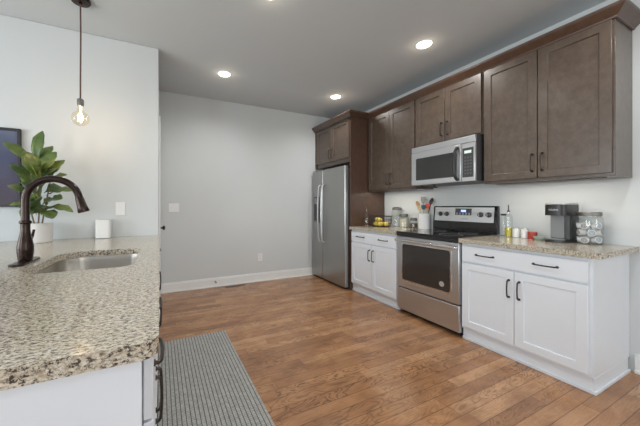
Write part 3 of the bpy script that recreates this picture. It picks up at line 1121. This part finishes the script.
ceiling_light(.700, 3.290, 'round recessed ceiling light nearest the partition corner')
ceiling_light(2.310, 3.290, 'round recessed ceiling light in front of the refrigerator cabinet')
ceiling_light(2.345, 1.855, 'round recessed ceiling light in front of the microwave')
ceiling_light(.740, 1.890, 'round recessed ceiling light at the top edge of the view')

ceiling_light(.740, .450, 'added unseen recessed ceiling light overhead, in line with the camera')  # this and the next two are out of view, added for room fill light
ceiling_light(2.345, .450, 'added unseen recessed ceiling light in front of the near end of the wall cabinets')
ceiling_light(-1.900, -.700, 'added unseen recessed ceiling light behind the camera, on the sink counter side')

# unseen light bars, added under the wall cabinets to brighten the wall behind
for y0, y1, lab in ((.80, 1.50, 'added slim light bar, unseen, under the near right wall cabinet'), (2.40, 3.10, 'added slim light bar, unseen, under the wall cabinet left of the microwave')):
    t = thing('added_cabinet_light', lab, 'light', (2.900, (y0 + y1) / 2, 1.4145))
    hl = (y1 - y0) / 2
    bm = BM(); box(bm, -.012, .012, -hl, hl, -.005, 0); mk('housing', bm, M['darkgrey'], t)
    l = bpy.data.lights.new('bar_light', 'AREA'); l.shape = 'RECTANGLE'; l.size = .008; l.size_y = y1 - y0 - .02; l.energy = 1.4; l.color = (1, .90, .76)
    o = bpy.data.objects.new('bar_light', l); C.objects.link(o); o.parent = t; o.location = (0, 0, -.0065)

# ------------------------------------------------------------------ pendant
t = thing('pendant_light', 'bare bulb pendant hanging on a brown cord over the sink counter', 'pendant light', (-.553, 2.575, ROOM_H))
bm = BM(); lathe(bm, [(.066, -.001), (.068, -.012), (.060, -.022), (.012, -.028), (.010, -.04)], (0, 0, 0), 28)
mk('canopy', bm, M['bronze'], t, smooth=True)
bm = BM(); tube(bm, [(0, 0, -.035), (.002, 0, -.3), (0, 0, -.6), (0, 0, -.765)], .0055, 8)
mk('cord', bm, simple('brown_cloth_cord', (.12, .06, .045), .8), t, smooth=True)
bm = BM(); lathe(bm, [(.009, -.762), (.020, -.768), (.022, -.775), (.022, -.810), (.019, -.822)], (0, 0, 0), 20)
mk('socket', bm, M['lid'], t, smooth=True)
bm = BM()
pr = [(.014, -.824), (.018, -.840), (.024, -.855)]
for k in range(2, 13):
    a = R(90 - 15 * k + 12)
    pr.append((max(.002, .057 * math.cos(a)), -.915 + .057 * math.sin(a)))
lathe(bm, pr, (0, 0, 0), 28)
bl = mk('bulb', bm, M['bulbglass'], t, smooth=True)
bm = BM()
tube(bm, [(0, 0, -.825), (0, 0, -.880)], .003, 6)
for k in range(6):
    a = 2 * PI * k / 6
    tube(bm, [(.006 * math.cos(a), .006 * math.sin(a), -.875), (.018 * math.cos(a + .3), .018 * math.sin(a + .3), -.905), (.010 * math.cos(a + .6), .010 * math.sin(a + .6), -.935)], .0012, 5)
mk('filament', bm, M['filament'], bl)
l = bpy.data.lights.new('bulb_light', 'POINT'); l.energy = 4; l.color = (1, .74, .45); l.shadow_soft_size = .02
o = bpy.data.objects.new('bulb_light', l); C.objects.link(o); o.parent = t; o.location = (0, 0, -.905)

# ------------------------------------------------------------------ right counter objects
CZ = .9155


def bottle(label, cat, loc, prof_, mat, name='bottle', fill=None, fillmat=None, fillname='contents', stopper=None, stopmat=None):
    t = thing(name, label, cat, loc)
    bm = BM(); lathe(bm, prof_, (0, 0, 0), 22); mk('glass_body', bm, mat, t, smooth=True)
    if fill:
        bm = BM(); lathe(bm, fill, (0, 0, 0), 22); mk(fillname, bm, fillmat, t, smooth=True)
    if stopper:
        bm = BM(); lathe(bm, stopper, (0, 0, 0), 16); mk('stopper', bm, stopmat, t, smooth=True)
    return t


bottle('tall clear cruet part filled with yellow oil, right of the range', 'bottle', (3.000, 1.457, CZ),
       [(.028, 0), (.031, .004), (.031, .185), (.028, .202), (.012, .216), (.011, .235)], M['glass'], 'oil_cruet',
       [(.0275, .004), (.0280, .085), (.001, .0855)], M['oil'], 'oil', [(.011, .2355), (.012, .245), (.005, .250), (.004, .300), (.002, .304)], M['darkgrey'])
bottle('clear bottle with a black cap beside the oil cruet, nearest the range', 'bottle', (3.045, 1.520, CZ),
       [(.020, 0), (.022, .004), (.022, .175), (.018, .19), (.016, .198)], M['glass'], 'bottle', None, None, '', [(.022, .1985), (.022, .214), (.018, .216)], M['black'])
for y, lab in ((1.395, 'white ceramic shaker standing next to the oil cruet'), (1.330, 'white ceramic shaker standing next to the red tin')):
    t = thing('salt_shaker', lab, 'shaker', (3.000, y, CZ), 0, 'white shakers')
    bm = BM(); lathe(bm, [(.024, 0), (.027, .004), (.027, .075), (.024, .082)], (0, 0, 0), 22); mk('shaker_body', bm, M['ceramic'], t, smooth=True)
    bm = BM(); lathe(bm, [(.0245, .0825), (.023, .092), (.012, .098), (.002, .099)], (0, 0, 0), 22); mk('shaker_top', bm, M['chrome'], t, smooth=True)
t = thing('spice_tin', 'small red tin on the counter beside the white shakers', 'tin', (2.985, 1.266, CZ))
bm = BM(); lathe(bm, [(.032, 0), (.033, .002), (.033, .048)], (0, 0, 0), 24); mk('tin_body', bm, M['red'], t, smooth=True)
bm = BM(); lathe(bm, [(.034, .0485), (.034, .060), (.031, .062)], (0, 0, 0), 24); mk('tin_lid', bm, M['red'], t, smooth=True)
t = thing('small_dish', 'shallow pale green dish beside the coffee maker', 'dish', (2.945, 1.200, CZ))
bm = BM(); lathe(bm, [(.022, 0), (.030, .004), (.042, .026), (.043, .030), (.040, .029), (.028, .008), (.002, .006)], (0, 0, 0), 28); mk('bowl', bm, M['green'], t, smooth=True)

# coffee maker: local x toward the camera side, local y into the wall
t = thing('coffee_maker', 'slim black and grey single-serve coffee maker beside the pod jar', 'coffee maker', (2.845, 1.136, CZ), RL)
bm = BM(); slab(bm, rrect(0, .130, 0, .245, (.03, .03, .01, .01), 5), .0, .022); b0 = mk('base', bm, M['black'], t, bevel=.003)
bm = BM(); slab(bm, rrect(.02, .110, .012, .095, (.025, .025, .005, .005), 5), .0225, .027); mk('drip_tray', bm, M['grey'], t)
bm = BM(); slab(bm, rrect(.002, .128, .115, .245, (.012, .012, .01, .01), 4), .0225, .216); mk('column', bm, M['black'], t, bevel=.002)
bm = BM(); box(bm, .004, .090, .1105, .1145, .030, .214); mk('front_plate', bm, M['grey'], t, bevel=.001)
bm = BM(); box(bm, .1285, .133, .118, .240, .025, .208); mk('water_reservoir', bm, M['black'], t, bevel=.001)
bm = BM(); slab(bm, rrect(-.003, .133, 0, .245, (.045, .045, .012, .012), 6), .2165, .304); hd = mk('brew_head', bm, M['black'], t, bevel=.004)
bm = BM(); slab(bm, rrect(-.001, .131, .002, .243, (.045, .045, .012, .012), 6), .3045, .318); mk('lid', bm, M['silver'], t, bevel=.006, seg=3)
bm = BM(); tube(bm, [(.02, -.008, .308), (.065, -.020, .308), (.110, -.008, .308)], .006, 8); mk('lid_handle', bm, M['silver'], t, smooth=True)
cu = bpy.data.curves.new('lettering', 'FONT'); cu.body = 'KEURIG'; cu.size = .017; cu.extrude = .0004; cu.align_x = 'CENTER'
tmp = bpy.data.objects.new('lettering_tmp', cu); C.objects.link(tmp)
bpy.context.view_layer.update()
me = bpy.data.meshes.new_from_object(tmp.evaluated_get(bpy.context.evaluated_depsgraph_get()))
bpy.data.objects.remove(tmp)
o = bpy.data.objects.new('lettering', me); C.objects.link(o); o.parent = t
me.materials.append(M['plate'])
for v in me.vertices:
    v.co = Vector((.065 + v.co.x, -.0012 - v.co.z, .256 + v.co.y))

# pod jar
JX, JY = 3.000, .918
t = thing('glass_jar', 'wide glass jar with a pewter lid full of coffee pods', 'jar', (JX, JY, CZ))
bm = BM()
lathe(bm, [(.001, .0012), (.068, .001), (.074, .010), (.075, .178), (.070, .204), (.062, .210), (.062, .215)], (0, 0, 0), 36, caps=False)
mk('glass_body', bm, M['glass'], t, smooth=True)
bm = BM(); lathe(bm, [(.066, .2155), (.068, .218), (.068, .240), (.064, .245), (.002, .246)], (0, 0, 0), 36); mk('lid', bm, M['lid'], t, smooth=True)


def pod_build(loc, rot, printed):
    t = thing('coffee_pod', 'white coffee pod with a printed foil lid inside the glass jar', 'coffee pod', loc, 0, 'coffee pods in the jar')
    t.rotation_euler = rot
    bm = BM(); lathe(bm, [(.0165, -.018), (.0185, -.016), (.0215, .016), (.0245, .0165), (.0245, .018)], (0, 0, 0), 18); mk('cup', bm, M['plate'], t, smooth=True)
    bm = BM(); lathe(bm, [(.0225, .0182), (.0225, .0187)], (0, 0, 0), 18); f = mk('foil_lid', bm, M['silver'] if printed == 2 else M['plate'], t)
    bm = BM()
    lathe(bm, [(.005, .0189), (.009, .0189), (.009, .0193), (.005, .0193), (.005, .0189)], (0, 0, 0), 14, caps=False)
    lathe(bm, [(.013, .0189), (.0175, .0189), (.0175, .0193), (.013, .0193), (.013, .0189)], (.0, 0, 0), 18, caps=False)
    mk('print', bm, M['podprint'] if printed == 0 else M['podblue'], f)
    return t


random.seed(5)
proto = [pod_build((0, 0, 0), (0, 0, 0), 0), pod_build((0, 0, 0), (0, 0, 0), 1)]
used = [False, False]
for lay in range(3):
    for k in range(5):
        a = 2 * PI * (k + .5 * (lay % 2)) / 5 + .5
        loc = (JX + .046 * math.cos(a), JY + .046 * math.sin(a), CZ + .0335 + lay * .0535)
        rot = (0, R(90 + random.uniform(-14, 14)), a + random.uniform(-.12, .12))
        q = (lay * 5 + k) % 2
        if not used[q]:
            used[q] = True
            o = proto[q]; o.location = loc
        else:
            o = dup(proto[q], loc, proto[q]['label'])
        o.rotation_euler = rot

# ------------------------------------------------------------------ left counter objects
bottle('slim clear glass bottle standing beside the refrigerator panel', 'bottle', (2.700, 3.080, CZ),
       [(.030, 0), (.034, .005), (.034, .120), (.028, .160), (.014, .190), (.013, .235)], M['glass'], 'glass_bottle', None, None, '', [(.015, .2355), (.016, .262), (.012, .27)], M['glass'])
bottle('tallest clear glass jar, standing behind the wire basket', 'jar', (3.045, 2.850, CZ),
       [(.066, 0), (.070, .005), (.070, .190), (.056, .225), (.054, .235)], M['glass'], 'glass_jar', None, None, '', [(.056, .2355), (.062, .240), (.062, .262), (.05, .272), (.004, .280)], M['lid'])
bottle('glass jar of pale grain with a metal lid, left of the small jar', 'jar', (3.010, 2.695, CZ),
       [(.054, 0), (.058, .005), (.058, .130), (.050, .145)], M['glass'], 'glass_jar', [(.052, .004), (.054, .008), (.054, .118), (.02, .122)], M['cream'], 'grain', [(.053, .1455), (.055, .150), (.055, .178), (.050, .186), (.004, .19)], M['lid'])
bottle('smallest glass jar with a metal lid, beside the white crock', 'jar', (3.055, 2.575, CZ),
       [(.039, 0), (.043, .004), (.043, .085), (.037, .097)], M['glass'], 'glass_jar', [(.038, .004), (.039, .006), (.039, .060), (.02, .063)], M['cork'], 'spice', [(.040, .0975), (.042, .101), (.042, .128), (.034, .135)], M['lid'])

KX, KY = 3.050, 2.412
t = thing('utensil_crock', 'white ceramic crock of cooking utensils beside the range', 'crock', (KX, KY, CZ))
bm = BM(); lathe(bm, [(.062, 0), (.067, .004), (.069, .190), (.071, .197), (.065, .198), (.063, .190), (.060, .010), (.001, .009)], (0, 0, 0), 32)
mk('crock_body', bm, M['ceramic'], t, smooth=True)


def utensil(label, cat, dx, dy, top, tilt_x, tilt_y, mats, shape, name):
    """handle inside the crock, head above the rim. (dx, dy) foot offset; (tilt_x, tilt_y) head offset"""
    base = Vector((KX + dx, KY + dy, CZ + .0150))
    t = thing(name, label, cat, base)
    e = Vector((tilt_x, tilt_y, top * 1.06))
    bm = BM(); tube(bm, [(0, 0, 0), e * .5, e * .82], [.0060, .0060, .0055], 8); mk('handle', bm, mats[0], t, smooth=True)
    bm = BM()
    side = Vector((0.42, -0.9, 0)).normalized()     # broadside to the room
    side = Vector((0, 1, 0))
    n = Vector((1, 0, 0))
    rows = []
    a0, L = e * .80, e * .22
    for i in range(8):
        u = i / 7
        if shape == 'spoon':
            w = .029 * math.sin(PI * min(.97, .08 + u * .9)) ** .6
        elif shape == 'spatula':
            w = .012 + .020 * min(1, u * 2.2)
        else:
            w = .006 + .020 * math.sin(PI * min(.95, .05 + u * .9))
        c = a0 + L * u
        cup = .008 * math.sin(PI * u) if shape == 'spoon' else 0
        rows.append([bm.verts.new(c + side * w * k + n * (cup * (1 - k * k) + s)) for s in (-.002, .002) for k in (-1, -.4, .4, 1)])
    for A, B in zip(rows, rows[1:]):
        for k in range(3):
            bm.faces.new((A[k], A[k + 1], B[k + 1], B[k]))
            bm.faces.new((A[k + 5], A[k + 4], B[k + 4], B[k + 5]))
        bm.faces.new((A[4], A[0], B[0], B[4]))
        bm.faces.new((A[3], A[7], B[7], B[3]))
    for q in (rows[0], rows[-1]):
        bm.faces.new((q[0], q[1], q[2], q[3], q[7], q[6], q[5], q[4]))
    mk('head', bm, mats[1], t, smooth=True)


utensil('dark wooden spoon leaning left in the white crock', 'spoon', -.01, -.016, .315, -.01, .105, (M['spoonwood'], M['spoonwood']), 'spoon', 'wooden_spoon')
utensil('pale wooden spoon, short, left of centre in the white crock', 'spoon', -.020, .006, .262, -.02, .040, (M['spoonpale'], M['spoonpale']), 'spoon', 'wooden_spoon')
utensil('grey spatula, tallest in the white crock', 'spatula', .010, .014, .365, .01, .016, (M['grey'], M['grey']), 'spatula', 'spatula')
utensil('dark blue-green spatula in the middle of the white crock', 'spatula', -.024, -.016, .268, -.02, -.012, (M['spoonpale'], M['navy']), 'spatula', 'spatula')
utensil('coral red spatula at the right in the white crock', 'spatula', .004, -.022, .285, .0, -.028, (M['spoonpale'], M['coral']), 'spatula', 'spatula')
utensil('black serving spoon leaning right out of the white crock', 'spoon', .024, .012, .350, .01, -.100, (M['black'], M['black']), 'spoon', 'serving_spoon')

# wire basket with fruit
BX, BY = 2.830, 2.945
t = thing('wire_basket', 'black wire basket of yellow fruit on the counter by the refrigerator panel', 'basket', (BX, BY, CZ))
def oval(rx, ry, z, n=28):
    return [(rx * math.cos(2 * PI * i / n), ry * math.sin(2 * PI * i / n), z) for i in range(n)]
bm = BM()
for rx, ry, z, r in ((.112, .190, .150, .0040), (.106, .182, .100, .0022), (.100, .174, .050, .0022), (.092, .160, .004, .0030)):
    o_ = oval(rx, ry, z); tube(bm, o_ + [o_[0]], r, 6)
for i in range(22):
    a = 2 * PI * i / 22
    c_, s_ = math.cos(a), math.sin(a)
    tube(bm, [(.112 * c_, .190 * s_, .150), (.106 * c_, .182 * s_, .100), (.100 * c_, .174 * s_, .050), (.092 * c_, .160 * s_, .004)], .0017, 5)
for i in range(-3, 4):
    y = i * .035
    hx = .092 * math.sqrt(max(0, 1 - (y / .160) ** 2))
    tube(bm, [(-hx, y, .004), (hx, y, .004)], .0017, 5)
mk('wire_frame', bm, M['black'], t)


def lemon(loc, rot, label, mat):
    bm = BM()
    n = 12
    prof_ = [(.002, -.044), (.007, -.041)] + [(.031 * math.sin(PI * k / n) ** .85, -.038 * math.cos(PI * k / n)) for k in range(2, n - 1)] + [(.007, .041), (.002, .044)]
    lathe(bm, prof_, (0, 0, 0), 18)
    o = mk('lemon', bm, mat, smooth=True, loc=loc)
    o.rotation_euler = rot
    return tag(o, label, 'fruit', 'lemons in the wire basket')


zl = CZ + .0385
for (dx, dy, dz, rx, rz, lb, mt) in ((-.030, .045, 0, 90, 20, 'yellow lemon at the left of the basket, lower layer', 'lemon'), (-.040, -.040, 0, 90, 80, 'yellow lemon at the front right of the basket, lower layer', 'lemon'),
                             (.040, .000, 0, 90, 5, 'yellow lemon at the back of the basket, lower layer', 'lemon'), (.025, -.085, 0, 90, 95, 'yellow lemon at the far right end of the basket', 'lemon'), (.030, .090, 0, 90, 60, 'greenish lemon at the refrigerator end of the basket', 'lime'),
                             (-.020, .000, .058, 90, 35, 'yellow lemon lying on top of the others', 'lemon'), (.010, .075, .060, 90, 125, 'greenish lemon on top at the left of the basket', 'lime')):
    lemon((BX + dx, BY + dy, zl + dz), (R(rx), 0, R(rz)), lb, M[mt])
